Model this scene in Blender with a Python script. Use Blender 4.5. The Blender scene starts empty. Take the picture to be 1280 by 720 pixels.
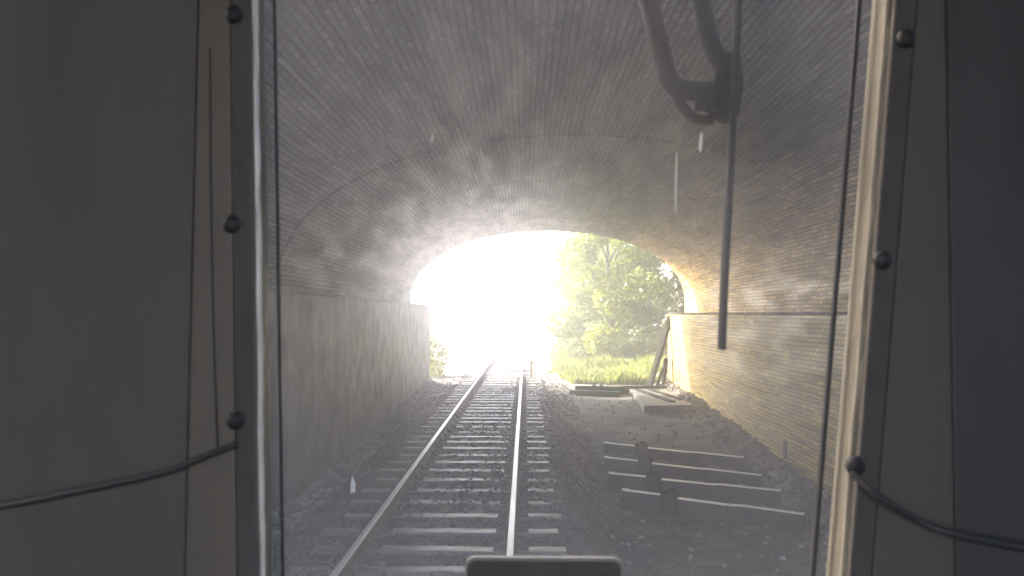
import bpy, bmesh, math, random
import numpy as np
from mathutils import Vector, Matrix, Euler

random.seed(7)
S = bpy.context.scene
COL = S.collection
R = math.radians

# ------------------------------------------------------------------ camera
CAM_H = 2.25                      # eye height above the rail tops
F = 1031.0                        # focal length in photo pixels (1280 wide)
cd = bpy.data.cameras.new('camera')
cam = bpy.data.objects.new('camera', cd)
COL.objects.link(cam)
cd.sensor_width = 36.0
cd.lens = 36.0 * F / 1280.0
cd.clip_start = 0.02
cd.clip_end = 4000.0
YAW, PITCH = math.atan(17 / F), math.atan(32 / F)
cam.location = (0, 0, CAM_H)
cam.rotation_euler = Euler((R(90) + PITCH, 0, YAW), 'XYZ')
cd.dof.use_dof = True
cd.dof.focus_distance = 14.0
cd.dof.aperture_fstop = 9.0
S.camera = cam
CAM_R = cam.rotation_euler.to_matrix()

# ------------------------------------------------------------------ sky, sun, exposure
SUN_DIR = Vector((-0.75, 0.42, 0.51)).normalized()       # towards the sun
elev = math.asin(SUN_DIR.z)
azim = math.atan2(SUN_DIR.x, SUN_DIR.y)
W = bpy.data.worlds.new("World")
S.world = W
W.use_nodes = True
wn, wl = W.node_tree.nodes, W.node_tree.links
wn.clear()
sky = wn.new('ShaderNodeTexSky')
sky.sky_type = 'NISHITA'
sky.sun_disc = False
sky.sun_elevation = elev
sky.sun_rotation = azim
sky.dust_density = 4.0
sky.ozone_density = 0.4
sky.air_density = 1.0
bg = wn.new('ShaderNodeBackground')
bg.inputs['Strength'].default_value = 0.15
wo = wn.new('ShaderNodeOutputWorld')
wl.new(sky.outputs[0], bg.inputs[0])
wl.new(bg.outputs[0], wo.inputs[0])
sd = bpy.data.lights.new('sun', 'SUN')
sd.energy = 4.6
sd.angle = R(0.6)
sd.color = (1.0, 0.93, 0.80)
sun = bpy.data.objects.new('sun', sd)
COL.objects.link(sun)
sun.location = (-30, 40, 40)
sun.rotation_euler = SUN_DIR.to_track_quat('Z', 'Y').to_euler()
S.view_settings.view_transform = 'Standard'
S.view_settings.look = 'None'
S.view_settings.gamma = 1.0
S.view_settings.use_curve_mapping = False
S.view_settings.exposure = 3.2
S.render.engine = 'CYCLES'
S.cycles.use_denoising = True
S.cycles.use_adaptive_sampling = False
S.cycles.use_guiding = True
S.cycles.max_bounces = 10
S.cycles.diffuse_bounces = 6
S.cycles.glossy_bounces = 4
S.cycles.transmission_bounces = 8
S.cycles.transparent_max_bounces = 12
S.cycles.volume_bounces = 1
S.cycles.sample_clamp_indirect = 6.0

NEAR_END, FAR_END = 5.0, 29.0     # the two mouths of the tunnel along the track (y)

# ------------------------------------------------------------------ helpers
def at(px, py, d):
    """the point seen at photo pixel (px, py) that lies d metres ahead (y = d)"""
    v = CAM_R @ Vector(((px - 640) / F, -(py - 360) / F, -1.0))
    return Vector((0, 0, CAM_H)) + v * (d / v.y)

def tag(o, label=None, cat=None, group=None, kind=None):
    if label: o['label'] = label
    if cat: o['category'] = cat
    if group: o['group'] = group
    if kind: o['kind'] = kind
    return o

def empty(name, loc, label=None, cat=None, group=None):
    o = bpy.data.objects.new(name, None)
    COL.objects.link(o)
    o.location = loc
    o.empty_display_size = 0.1
    return tag(o, label, cat, group)

def link(name, me, mats=None, parent=None, smooth=False):
    o = bpy.data.objects.new(name, me)
    COL.objects.link(o)
    for m in (mats if isinstance(mats, (list, tuple)) else [mats] if mats else []):
        me.materials.append(m)
    if smooth:
        me.polygons.foreach_set('use_smooth', [True] * len(me.polygons))
    if parent:
        o.parent = parent
        o.matrix_parent_inverse = Matrix.Translation(-parent_loc(parent))
    return o

def parent_loc(p):
    l = Vector(p.location)
    while p.parent:
        l = l if p.type != 'EMPTY' else l
        p = p.parent
        l = l + Vector(p.location) if False else l
    # every part mesh sits at its own origin zero in world space; only the root Empty is moved
    r = p
    return Vector(r.location)

class MB:
    """collects shapes, builds one mesh object"""
    def __init__(s): s.bm = bmesh.new()
    def box(s, c, size, rot=None, bevel=0.0, mi=0):
        m = Matrix.Translation(Vector(c))
        if rot is not None: m = m @ Euler(rot).to_matrix().to_4x4()
        m = m @ Matrix.Diagonal((size[0], size[1], size[2], 1))
        r = bmesh.ops.create_cube(s.bm, size=1.0, matrix=m)
        fs = {f for v in r['verts'] for f in v.link_faces}
        for f in fs: f.material_index = mi
        if bevel:
            es = {e for v in r['verts'] for e in v.link_edges}
            bmesh.ops.bevel(s.bm, geom=list(es), offset=bevel, segments=2, affect='EDGES', profile=0.6)
        return s
    def hexa(s, p, bevel=0.0, mi=0):
        """eight corners: four of the bottom face then four of the top, same winding"""
        v = [s.bm.verts.new(q) for q in p]
        fs = [s.bm.faces.new([v[i] for i in q]) for q in
              ((3, 2, 1, 0), (4, 5, 6, 7), (0, 1, 5, 4), (1, 2, 6, 5), (2, 3, 7, 6), (3, 0, 4, 7))]
        for f in fs: f.material_index = mi
        if bevel:
            es = {e for q in v for e in q.link_edges}
            bmesh.ops.bevel(s.bm, geom=list(es), offset=bevel, segments=3, affect='EDGES', profile=0.5)
        return s
    def tube(s, pts, rad, n=10, mi=0, flat=1.0, cap=True):
        """tube through points; rad is a number or one per point; flat squeezes it along y"""
        pts = [Vector(p) for p in pts]
        rr = rad if isinstance(rad, (list, tuple)) else [rad] * len(pts)
        rings = []
        for i, p in enumerate(pts):
            t = (pts[min(i + 1, len(pts) - 1)] - pts[max(i - 1, 0)]).normalized()
            ref = Vector((0, 1, 0)) if abs(t.y) < 0.9 else Vector((1, 0, 0))
            a = t.cross(ref).normalized(); b = t.cross(a).normalized()
            rings.append([s.bm.verts.new(p + (a * math.cos(k / n * 2 * math.pi) + b * flat * math.sin(k / n * 2 * math.pi)) * rr[i]) for k in range(n)])
        for i in range(len(pts) - 1):
            for k in range(n):
                f = s.bm.faces.new([rings[i][k], rings[i][(k + 1) % n], rings[i + 1][(k + 1) % n], rings[i + 1][k]])
                f.material_index = mi; f.smooth = True
        if cap:
            for rg in (rings[0], rings[-1]):
                f = s.bm.faces.new(rg); f.material_index = mi
        return s
    def dome(s, c, r, flat=0.6, axis=Vector((0, -1, 0)), mi=0):
        q = axis.to_track_quat('Z', 'Y').to_matrix().to_4x4()
        m = Matrix.Translation(Vector(c)) @ q @ Matrix.Diagonal((r, r, r * flat, 1))
        rr = bmesh.ops.create_uvsphere(s.bm, u_segments=20, v_segments=12, radius=1.0, matrix=m)
        for f in {f for v in rr['verts'] for f in v.link_faces}:
            f.smooth = True; f.material_index = mi
        return s
    def prism(s, poly, y0, y1, mi=None):
        """polygon of (x, z) pushed from y0 to y1"""
        a = [s.bm.verts.new((x, y0, z)) for x, z in poly]
        b = [s.bm.verts.new((x, y1, z)) for x, z in poly]
        n = len(poly)
        s.bm.faces.new(a); s.bm.faces.new(b[::-1])
        for i in range(n):
            f = s.bm.faces.new([a[i], b[i], b[(i + 1) % n], a[(i + 1) % n]])
            if mi: f.material_index = mi(i)
        return s
    def build(s, name, mats=None, parent=None, smooth=False):
        bmesh.ops.recalc_face_normals(s.bm, faces=s.bm.faces)
        me = bpy.data.meshes.new(name)
        s.bm.to_mesh(me); s.bm.free()
        o = link(name, me, mats, None, smooth)
        if parent: set_parent(o, parent)
        return o

def root_loc(o):
    while o.parent: o = o.parent
    return Vector(o.location)

def set_parent(o, p):
    """parts are modelled in world space; the root Empty is the only moved frame"""
    o.parent = p
    if p.type == 'EMPTY':
        o.data.transform(Matrix.Translation(-Vector(p.location)))
    else:                                   # a sub-part: its part's mesh is already in the root's frame
        o.data.transform(Matrix.Translation(-root_loc(p)))

# ------------------------------------------------------------------ materials
def mat(name):
    m = bpy.data.materials.new(name)
    m.use_nodes = True
    nt = m.node_tree
    nt.nodes.clear()
    out = nt.nodes.new('ShaderNodeOutputMaterial')
    return m, nt, out

def nd(nt, t, **kw):
    n = nt.nodes.new(t)
    for k, v in kw.items():
        if k.startswith('i_'): n.inputs[k[2:].replace('_', ' ')].default_value = v
        else: setattr(n, k, v)
    return n

def ramp(nt, src, stops):
    r = nt.nodes.new('ShaderNodeValToRGB')
    e = r.color_ramp.elements
    while len(e) < len(stops): e.new(0.5)
    for i, (p, c) in enumerate(stops):
        e[i].position = p
        e[i].color = (c[0], c[1], c[2], 1) if isinstance(c, (tuple, list)) else (c, c, c, 1)
    nt.links.new(src, r.inputs[0])
    return r

def simple(name, c1, c2=None, rough=0.6, scale=8.0, bump=0.0, bscale=60.0, metal=0.0, spec=0.5, rvar=0.12, stretch=(1, 1, 1)):
    m, nt, out = mat(name)
    p = nd(nt, 'ShaderNodeBsdfPrincipled')
    p.inputs['Metallic'].default_value = metal
    p.inputs['Specular IOR Level'].default_value = spec
    tc = nd(nt, 'ShaderNodeTexCoord')
    mp = nd(nt, 'ShaderNodeMapping'); mp.inputs['Scale'].default_value = stretch
    nt.links.new(tc.outputs['Object'], mp.inputs[0])
    nz = nd(nt, 'ShaderNodeTexNoise'); nz.inputs['Scale'].default_value = scale; nz.inputs['Detail'].default_value = 6
    nt.links.new(mp.outputs[0], nz.inputs['Vector'])
    c2 = c2 or tuple(x * 0.7 for x in c1)
    rc = ramp(nt, nz.outputs['Fac'], [(0.3, c1), (0.72, c2)])
    nt.links.new(rc.outputs[0], p.inputs['Base Color'])
    rr = ramp(nt, nz.outputs['Fac'], [(0.3, max(0.02, rough - rvar)), (0.7, min(1, rough + rvar))])
    nt.links.new(rr.outputs[0], p.inputs['Roughness'])
    if bump:
        n2 = nd(nt, 'ShaderNodeTexNoise'); n2.inputs['Scale'].default_value = bscale; n2.inputs['Detail'].default_value = 4
        nt.links.new(mp.outputs[0], n2.inputs['Vector'])
        b = nd(nt, 'ShaderNodeBump'); b.inputs['Strength'].default_value = bump; b.inputs['Distance'].default_value = 0.01
        nt.links.new(n2.outputs['Fac'], b.inputs['Height'])
        nt.links.new(b.outputs[0], p.inputs['Normal'])
    nt.links.new(p.outputs[0], out.inputs[0])
    return m

def brick_mat(name, dark, mid, pale, mortar, gloss_lo, gloss_hi, patch, patch_amt, bump=0.8, haunch_glow=None):
    """sooty, damp brickwork; uv is in metres (u along the tunnel, v up or round the arch)"""
    m, nt, out = mat(name)
    L = nt.links.new
    p = nd(nt, 'ShaderNodeBsdfPrincipled')
    uv = nd(nt, 'ShaderNodeUVMap'); uv.uv_map = 'UVMap'
    # slight waviness of the courses
    wz = nd(nt, 'ShaderNodeTexNoise'); wz.inputs['Scale'].default_value = 1.1; wz.inputs['Detail'].default_value = 2
    L(uv.outputs[0], wz.inputs['Vector'])
    ws = nd(nt, 'ShaderNodeVectorMath', operation='SCALE'); ws.inputs['Scale'].default_value = 0.02
    L(wz.outputs['Color'], ws.inputs[0])
    wa = nd(nt, 'ShaderNodeVectorMath', operation='ADD'); L(uv.outputs[0], wa.inputs[0]); L(ws.outputs[0], wa.inputs[1])
    br = nd(nt, 'ShaderNodeTexBrick')
    br.offset = 0.5
    br.inputs['Color1'].default_value = (*dark, 1); br.inputs['Color2'].default_value = (*mid, 1)
    br.inputs['Mortar'].default_value = (*mortar, 1)
    br.inputs['Scale'].default_value = 1.0
    br.inputs['Mortar Size'].default_value = 0.015
    br.inputs['Mortar Smooth'].default_value = 0.35
    br.inputs['Bias'].default_value = -0.1
    br.inputs['Brick Width'].default_value = 0.225
    br.inputs['Row Height'].default_value = 0.080
    L(wa.outputs[0], br.inputs['Vector'])
    # large soot and lime patches
    n1 = nd(nt, 'ShaderNodeTexNoise'); n1.inputs['Scale'].default_value = 0.55; n1.inputs['Detail'].default_value = 7; n1.inputs['Roughness'].default_value = 0.62
    al = nd(nt, 'ShaderNodeMapping'); al.inputs['Scale'].default_value = (0.28, 1.5, 1)
    L(uv.outputs[0], al.inputs[0]); L(al.outputs[0], n1.inputs['Vector'])
    r1 = ramp(nt, n1.outputs['Fac'], [(0.30, 0.74), (0.70, 1.12)])
    mr_ = nd(nt, 'ShaderNodeMapping'); mr_.inputs['Scale'].default_value = (1.6, 21.0, 1)      # whole courses lighter or darker
    L(uv.outputs[0], mr_.inputs[0])
    nr_ = nd(nt, 'ShaderNodeTexNoise'); nr_.inputs['Scale'].default_value = 0.5; nr_.inputs['Detail'].default_value = 3
    L(mr_.outputs[0], nr_.inputs['Vector'])
    rr_ = ramp(nt, nr_.outputs['Fac'], [(0.35, 0.6), (0.65, 1.35)])
    m0 = nd(nt, 'ShaderNodeMix', data_type='RGBA', blend_type='MULTIPLY'); m0.inputs['Factor'].default_value = 1.0
    L(br.outputs['Color'], m0.inputs['A']); L(rr_.outputs[0], m0.inputs['B'])
    mul = nd(nt, 'ShaderNodeMix', data_type='RGBA', blend_type='MULTIPLY'); mul.inputs['Factor'].default_value = 1.0
    L(m0.outputs['Result'], mul.inputs['A']); L(r1.outputs[0], mul.inputs['B'])
    mp = nd(nt, 'ShaderNodeMapping'); mp.inputs['Scale'].default_value = patch
    L(uv.outputs[0], mp.inputs[0])
    n2 = nd(nt, 'ShaderNodeTexNoise'); n2.inputs['Scale'].default_value = 1.0; n2.inputs['Detail'].default_value = 9; n2.inputs['Roughness'].default_value = 0.7
    L(mp.outputs[0], n2.inputs['Vector'])
    r2 = ramp(nt, n2.outputs['Fac'], [(0.56, 0.0), (0.68, patch_amt)])
    if haunch_glow:      # golden reflected light painted into the right-hand springing courses, ragged at its upper edge
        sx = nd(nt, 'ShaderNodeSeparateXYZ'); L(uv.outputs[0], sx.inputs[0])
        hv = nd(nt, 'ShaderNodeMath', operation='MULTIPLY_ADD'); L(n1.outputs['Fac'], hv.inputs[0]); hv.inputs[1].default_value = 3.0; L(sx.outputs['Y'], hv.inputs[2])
        hm_ = nd(nt, 'ShaderNodeMapRange'); hm_.inputs['From Min'].default_value = haunch_glow[0]; hm_.inputs['From Max'].default_value = haunch_glow[1]
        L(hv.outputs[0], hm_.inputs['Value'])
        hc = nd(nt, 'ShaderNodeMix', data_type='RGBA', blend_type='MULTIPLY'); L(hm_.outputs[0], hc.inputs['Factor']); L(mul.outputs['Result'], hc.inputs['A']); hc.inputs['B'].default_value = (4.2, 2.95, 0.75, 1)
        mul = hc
    mx = nd(nt, 'ShaderNodeMix', data_type='RGBA')
    L(r2.outputs[0], mx.inputs['Factor']); L(mul.outputs['Result'], mx.inputs['A']); mx.inputs['B'].default_value = (*pale, 1)
    L(mx.outputs['Result'], p.inputs['Base Color'])
    # damp gloss varies brick by brick and in patches
    n3 = nd(nt, 'ShaderNodeTexNoise'); n3.inputs['Scale'].default_value = 1.7; n3.inputs['Detail'].default_value = 8
    L(al.outputs[0], n3.inputs['Vector'])
    r3 = ramp(nt, n3.outputs['Fac'], [(0.40, gloss_lo), (0.60, gloss_hi)])
    L(r3.outputs[0], p.inputs['Roughness'])
    p.inputs['Specular IOR Level'].default_value = 0.4
    n4 = nd(nt, 'ShaderNodeTexNoise'); n4.inputs['Scale'].default_value = 11; n4.inputs['Detail'].default_value = 5
    L(uv.outputs[0], n4.inputs['Vector'])
    ad = nd(nt, 'ShaderNodeMath', operation='MULTIPLY_ADD')
    L(br.outputs['Fac'], ad.inputs[0]); ad.inputs[1].default_value = -1.6
    sc = nd(nt, 'ShaderNodeMath', operation='MULTIPLY'); sc.inputs[1].default_value = 0.16
    L(n4.outputs['Fac'], sc.inputs[0]); L(sc.outputs[0], ad.inputs[2])
    b = nd(nt, 'ShaderNodeBump'); b.inputs['Strength'].default_value = bump; b.inputs['Distance'].default_value = 0.012
    L(ad.outputs[0], b.inputs['Height']); L(b.outputs[0], p.inputs['Normal'])
    L(p.outputs[0], out.inputs[0])
    return m

def leaf_mat(name, c1, c2, c3, trans=0.35):
    m, nt, out = mat(name)
    L = nt.links.new
    g = nd(nt, 'ShaderNodeNewGeometry')
    rc = ramp(nt, g.outputs['Random Per Island'], [(0.0, c1), (0.55, c2), (1.0, c3)])
    tc = nd(nt, 'ShaderNodeTexCoord')
    nz = nd(nt, 'ShaderNodeTexNoise'); nz.inputs['Scale'].default_value = 0.8; nz.inputs['Detail'].default_value = 3
    L(tc.outputs['Object'], nz.inputs['Vector'])
    r2 = ramp(nt, nz.outputs['Fac'], [(0.35, 0.65), (0.65, 1.25)])
    mul = nd(nt, 'ShaderNodeMix', data_type='RGBA', blend_type='MULTIPLY'); mul.inputs['Factor'].default_value = 1.0
    L(rc.outputs[0], mul.inputs['A']); L(r2.outputs[0], mul.inputs['B'])
    d = nd(nt, 'ShaderNodeBsdfPrincipled'); d.inputs['Roughness'].default_value = 0.45
    L(mul.outputs['Result'], d.inputs['Base Color'])
    t = nd(nt, 'ShaderNodeBsdfTranslucent'); L(mul.outputs['Result'], t.inputs['Color'])
    mix = nd(nt, 'ShaderNodeMixShader'); mix.inputs[0].default_value = trans
    L(d.outputs[0], mix.inputs[1]); L(t.outputs[0], mix.inputs[2])
    L(mix.outputs[0], out.inputs[0])
    return m

def ground_mat():
    m, nt, out = mat('ground')
    L = nt.links.new
    tc = nd(nt, 'ShaderNodeTexCoord')
    sp = nd(nt, 'ShaderNodeSeparateXYZ'); L(tc.outputs['Object'], sp.inputs[0])
    n1 = nd(nt, 'ShaderNodeTexNoise'); n1.inputs['Scale'].default_value = 1.3; n1.inputs['Detail'].default_value = 9; n1.inputs['Roughness'].default_value = 0.65
    L(tc.outputs['Object'], n1.inputs['Vector'])
    n2 = nd(nt, 'ShaderNodeTexNoise'); n2.inputs['Scale'].default_value = 22; n2.inputs['Detail'].default_value = 6
    L(tc.outputs['Object'], n2.inputs['Vector'])
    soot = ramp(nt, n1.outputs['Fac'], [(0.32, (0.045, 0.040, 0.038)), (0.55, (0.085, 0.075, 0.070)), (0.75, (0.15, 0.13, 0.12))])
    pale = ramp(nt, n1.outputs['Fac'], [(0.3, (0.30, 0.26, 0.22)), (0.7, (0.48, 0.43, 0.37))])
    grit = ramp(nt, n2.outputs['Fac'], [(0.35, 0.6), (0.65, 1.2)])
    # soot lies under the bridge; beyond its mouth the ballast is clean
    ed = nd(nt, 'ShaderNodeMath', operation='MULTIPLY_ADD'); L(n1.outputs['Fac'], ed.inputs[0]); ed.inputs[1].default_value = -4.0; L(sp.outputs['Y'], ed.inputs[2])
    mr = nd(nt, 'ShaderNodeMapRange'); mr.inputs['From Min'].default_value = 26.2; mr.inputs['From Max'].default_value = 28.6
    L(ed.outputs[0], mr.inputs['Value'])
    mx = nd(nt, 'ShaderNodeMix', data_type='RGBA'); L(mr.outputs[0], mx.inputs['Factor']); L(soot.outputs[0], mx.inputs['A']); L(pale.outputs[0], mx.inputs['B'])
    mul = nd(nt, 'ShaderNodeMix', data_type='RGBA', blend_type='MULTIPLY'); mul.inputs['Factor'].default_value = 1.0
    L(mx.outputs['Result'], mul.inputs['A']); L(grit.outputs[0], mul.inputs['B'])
    p = nd(nt, 'ShaderNodeBsdfPrincipled')
    L(mul.outputs['Result'], p.inputs['Base Color'])
    rr = ramp(nt, n1.outputs['Fac'], [(0.35, 0.95), (0.7, 0.62)])
    L(rr.outputs[0], p.inputs['Roughness'])
    b = nd(nt, 'ShaderNodeBump'); b.inputs['Strength'].default_value = 0.9; b.inputs['Distance'].default_value = 0.03
    L(n2.outputs['Fac'], b.inputs['Height']); L(b.outputs[0], p.inputs['Normal'])
    L(p.outputs[0], out.inputs[0])
    return m

def glass_mat():
    """dusty windscreen: clear glass under an uneven film of dust that scatters the light from the tunnel mouth"""
    m, nt, out = mat('dusty_glass')
    L = nt.links.new
    tc = nd(nt, 'ShaderNodeTexCoord')
    n1 = nd(nt, 'ShaderNodeTexNoise'); n1.inputs['Scale'].default_value = 5.0; n1.inputs['Detail'].default_value = 6
    L(tc.outputs['Object'], n1.inputs['Vector'])
    mp = nd(nt, 'ShaderNodeMapping'); mp.inputs['Scale'].default_value = (60, 60, 9)
    L(tc.outputs['Object'], mp.inputs[0])
    n2 = nd(nt, 'ShaderNodeTexNoise'); n2.inputs['Scale'].default_value = 1.0; n2.inputs['Detail'].default_value = 3
    L(mp.outputs[0], n2.inputs['Vector'])
    a = ramp(nt, n1.outputs['Fac'], [(0.3, 0.82), (0.7, 1.04)])
    s = ramp(nt, n2.outputs['Fac'], [(0.36, 0.88), (0.7, 1.03)])
    mul = nd(nt, 'ShaderNodeMath', operation='MULTIPLY'); L(a.outputs[0], mul.inputs[0]); L(s.outputs[0], mul.inputs[1])
    clear = nd(nt, 'ShaderNodeBsdfTransparent'); clear.inputs[0].default_value = (0.93, 0.95, 0.94, 1)
    w = nd(nt, 'ShaderNodeBsdfRefraction'); w.inputs['Roughness'].default_value = GL_ROUGH; w.inputs['IOR'].default_value = 1.25
    w.inputs['Color'].default_value = (0.89, 0.90, 1.0, 1)
    dust = nd(nt, 'ShaderNodeBsdfTranslucent'); dust.inputs['Color'].default_value = (0.86, 0.86, 0.92, 1)
    f1 = nd(nt, 'ShaderNodeMath', operation='MULTIPLY'); f1.inputs[1].default_value = GL_GLOW; L(mul.outputs[0], f1.inputs[0])
    f2 = nd(nt, 'ShaderNodeMath', operation='MULTIPLY'); f2.inputs[1].default_value = GL_DUST; L(mul.outputs[0], f2.inputs[0])
    m1 = nd(nt, 'ShaderNodeMixShader'); L(f1.outputs[0], m1.inputs[0]); L(clear.outputs[0], m1.inputs[1]); L(w.outputs[0], m1.inputs[2])
    m2 = nd(nt, 'ShaderNodeMixShader'); L(f2.outputs[0], m2.inputs[0]); L(m1.outputs[0], m2.inputs[1]); L(dust.outputs[0], m2.inputs[2])
    L(m2.outputs[0], out.inputs[0])
    return m

GL_ROUGH, GL_GLOW, GL_DUST = 0.46, 0.140, 0.092

M = dict(
    ground=ground_mat(),
    vault=brick_mat('vault_brick', (0.105, 0.096, 0.104), (0.205, 0.187, 0.200), (0.34, 0.31, 0.31), (0.05, 0.045, 0.042), 0.48, 0.70, (0.5, 2.4, 1), 0.22, haunch_glow=(10.2, 12.9)),
    wall_brick=brick_mat('wall_brick', (0.40, 0.28, 0.055), (0.55, 0.395, 0.085), (0.66, 0.53, 0.18), (0.20, 0.14, 0.035), 0.50, 0.68, (0.9, 3.0, 1), 0.8),  # brick ochre deepened to carry golden light reflected from the tunnel mouth
    portal_brick=simple('portal_brick', (0.26, 0.20, 0.15), (0.17, 0.13, 0.10), 0.8, 3, 0.5, 30),
    concrete=simple('concrete', (0.105, 0.107, 0.122), (0.055, 0.056, 0.065), 0.55, 2.2, 0.6, 18, stretch=(1, 1, 0.9)),
    slab=simple('slab', (0.10, 0.09, 0.09), (0.065, 0.06, 0.06), 0.6, 2.5, 0.4, 30),
    rail=simple('rail_rust', (0.085, 0.055, 0.042), (0.05, 0.036, 0.03), 0.75, 14, 0.4, 80),
    rail_top=simple('rail_head', (0.80, 0.79, 0.78), (0.68, 0.67, 0.66), 0.40, 5, metal=0.75, rvar=0.05, stretch=(1, 0.1, 1)),
    sleeper=simple('sleeper_wood', (0.115, 0.102, 0.096), (0.060, 0.053, 0.050), 0.42, 7, 0.7, 40, stretch=(0.25, 3, 3)),
    chair=simple('chair_iron', (0.06, 0.045, 0.038), (0.035, 0.03, 0.027), 0.65, 20, 0.4, 70),
    stone=simple('ballast_stone', (0.085, 0.072, 0.066), (0.04, 0.034, 0.032), 0.85, 1.7, 0.5, 60),
    rubble=simple('rubble_stone', (0.20, 0.18, 0.165), (0.08, 0.072, 0.066), 0.8, 3, 0.6, 40),
    steel=simple('dark_steel', (0.022, 0.022, 0.023), (0.013, 0.013, 0.014), 0.7, 5, 0.25, 50, spec=0.25),
    steel_edge=simple('worn_edge', (0.80, 0.78, 0.76), (0.70, 0.68, 0.66), 0.34, 9, rvar=0.05, metal=0.4),
    timber=simple('dark_timber', (0.020, 0.016, 0.014), (0.012, 0.010, 0.009), 0.9, 6, 0.6, 50, spec=0.1, stretch=(0.4, 2, 2)),
    timber_cut=simple('cut_timber', (0.55, 0.50, 0.40), (0.42, 0.37, 0.28), 0.7, 9, 0.3, 50),
    white=simple('white_plastic', (0.80, 0.79, 0.75), (0.66, 0.65, 0.62), 0.45, 20),
    bark=simple('bark', (0.11, 0.085, 0.062), (0.06, 0.046, 0.034), 0.9, 9, 0.8, 40, stretch=(1, 1, 0.3)),
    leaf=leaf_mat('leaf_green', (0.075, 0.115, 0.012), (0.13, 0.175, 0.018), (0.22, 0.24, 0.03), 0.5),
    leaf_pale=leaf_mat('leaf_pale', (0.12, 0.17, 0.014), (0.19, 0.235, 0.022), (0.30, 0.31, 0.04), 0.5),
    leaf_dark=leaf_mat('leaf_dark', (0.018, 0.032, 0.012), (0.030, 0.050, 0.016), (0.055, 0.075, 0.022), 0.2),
    leaf_rust=leaf_mat('leaf_rust', (0.10, 0.035, 0.012), (0.14, 0.05, 0.015), (0.18, 0.075, 0.02)),
    grass=leaf_mat('grass_blade', (0.10, 0.16, 0.02), (0.18, 0.22, 0.04), (0.34, 0.28, 0.12), 0.45),
    post=simple('pale_post', (0.45, 0.43, 0.40), (0.33, 0.31, 0.29), 0.7, 9),
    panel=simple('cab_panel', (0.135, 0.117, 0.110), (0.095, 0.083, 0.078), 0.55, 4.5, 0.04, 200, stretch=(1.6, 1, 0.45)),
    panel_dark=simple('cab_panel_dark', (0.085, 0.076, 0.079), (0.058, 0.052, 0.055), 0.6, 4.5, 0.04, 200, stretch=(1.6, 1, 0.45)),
    strip=simple('cab_strip_warm_lit', (0.20, 0.165, 0.128), (0.165, 0.137, 0.107), 0.42, 6, 0.06, 200),  # left strip's beige warmed to stand in for reflected warm light
    frame=simple('cream_frame', (0.21, 0.185, 0.148), (0.155, 0.138, 0.11), 0.5, 18, 0.25, 90, stretch=(1, 1, 0.35)),
    bead=simple('worn_aluminium', (0.34, 0.30, 0.25), (0.25, 0.22, 0.185), 0.75, 25, spec=0.2),
    bead_bright=simple('bright_bead', (0.78, 0.73, 0.68), (0.66, 0.61, 0.57), 0.5, 25, metal=0.5),
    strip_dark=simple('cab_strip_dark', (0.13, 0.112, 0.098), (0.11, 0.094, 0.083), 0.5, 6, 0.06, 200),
    moulding=simple('grey_rubber', (0.125, 0.112, 0.105), (0.10, 0.09, 0.085), 0.65, 12, 0.1, 120, spec=0.25),
    rubber=simple('rubber', (0.045, 0.045, 0.047), (0.034, 0.034, 0.036), 0.55, 12, 0.1, 120),
    knob=simple('black_knob', (0.040, 0.040, 0.042), (0.030, 0.030, 0.032), 0.45, 12, spec=0.3),
    wiper=simple('wiper_black', (0.016, 0.018, 0.021), (0.012, 0.013, 0.016), 0.6, 30, 0.1, 200, spec=0.2),
    box=simple('brown_case', (0.11, 0.09, 0.08), (0.085, 0.07, 0.062), 0.6, 25, 0.15, 200),
    box_rim=simple('pale_rim', (0.34, 0.32, 0.30), (0.26, 0.245, 0.23), 0.45, 30),
    water=simple('water_mark', (0.85, 0.85, 0.82), (0.75, 0.75, 0.72), 0.2, 60),
    glass=glass_mat(),
)

# ------------------------------------------------------------------ the ground
def interp(v, xs, ys): return np.interp(v, xs, ys)

TRACK_C, TRACK_BED = -0.903, -0.178
def wall_foot_left(y): return interp(y, [8, 11, 13.5, 19, 29, 34], [-0.5, -0.52, -0.58, -0.44, -0.14, -0.28])
def wall_foot_right(y): return interp(y, [6, 12, 14.6, 18.8, 23.6, 28, 34], [-1.0, -0.98, -0.93, -0.70, -0.50, -0.34, -0.25])

rng = np.random.default_rng(11)
def fbm(x, y, seed=0):
    r = np.random.default_rng(seed)
    s = np.zeros_like(x)
    for k in range(9):
        a = r.uniform(0, 2 * np.pi); f = 0.6 * 1.55 ** k; ph = r.uniform(0, 6.28)
        s += np.sin((x * np.cos(a) + y * np.sin(a)) * f + ph + 1.3 * np.sin((y * np.cos(a) - x * np.sin(a)) * f * 0.7 + ph)) / (1.4 ** k)
    return s

def ground_z(x, y):
    x = np.asarray(x, float); y = np.asarray(y, float)
    bed = np.full_like(x, TRACK_BED)
    lf, rf = wall_foot_left(y), wall_foot_right(y)
    t = np.clip((-2.25 - x) / 1.0, 0, 1); t = t * t * (3 - 2 * t)
    z = bed + (lf - bed) * t
    t = np.clip((x - 0.45) / 1.0, 0, 1); t = t * t * (3 - 2 * t)
    mid = rf + 0.06
    z = z + (mid - z) * t
    ins = (y < FAR_END)
    # rubble bank against the foot of both walls
    z = z + np.where(ins, 0.20 * np.clip((x - 4.35) / 0.6, 0, 1) + 0.16 * np.clip((-2.95 - x) / 0.45, 0, 1), 0)
    # outside: verge rising to the right
    o = np.clip((y - 29.5) / 6.0, 0, 1)
    z = z + o * np.clip((x - 1.8) * 0.07, 0, 1.4)
    n = fbm(x * 1.4, y * 1.4, 3)
    side = np.clip((np.abs(x - TRACK_C) - 1.3) / 0.8, 0, 1)
    z = z + n * (0.006 + 0.016 * side)
    return z

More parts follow.
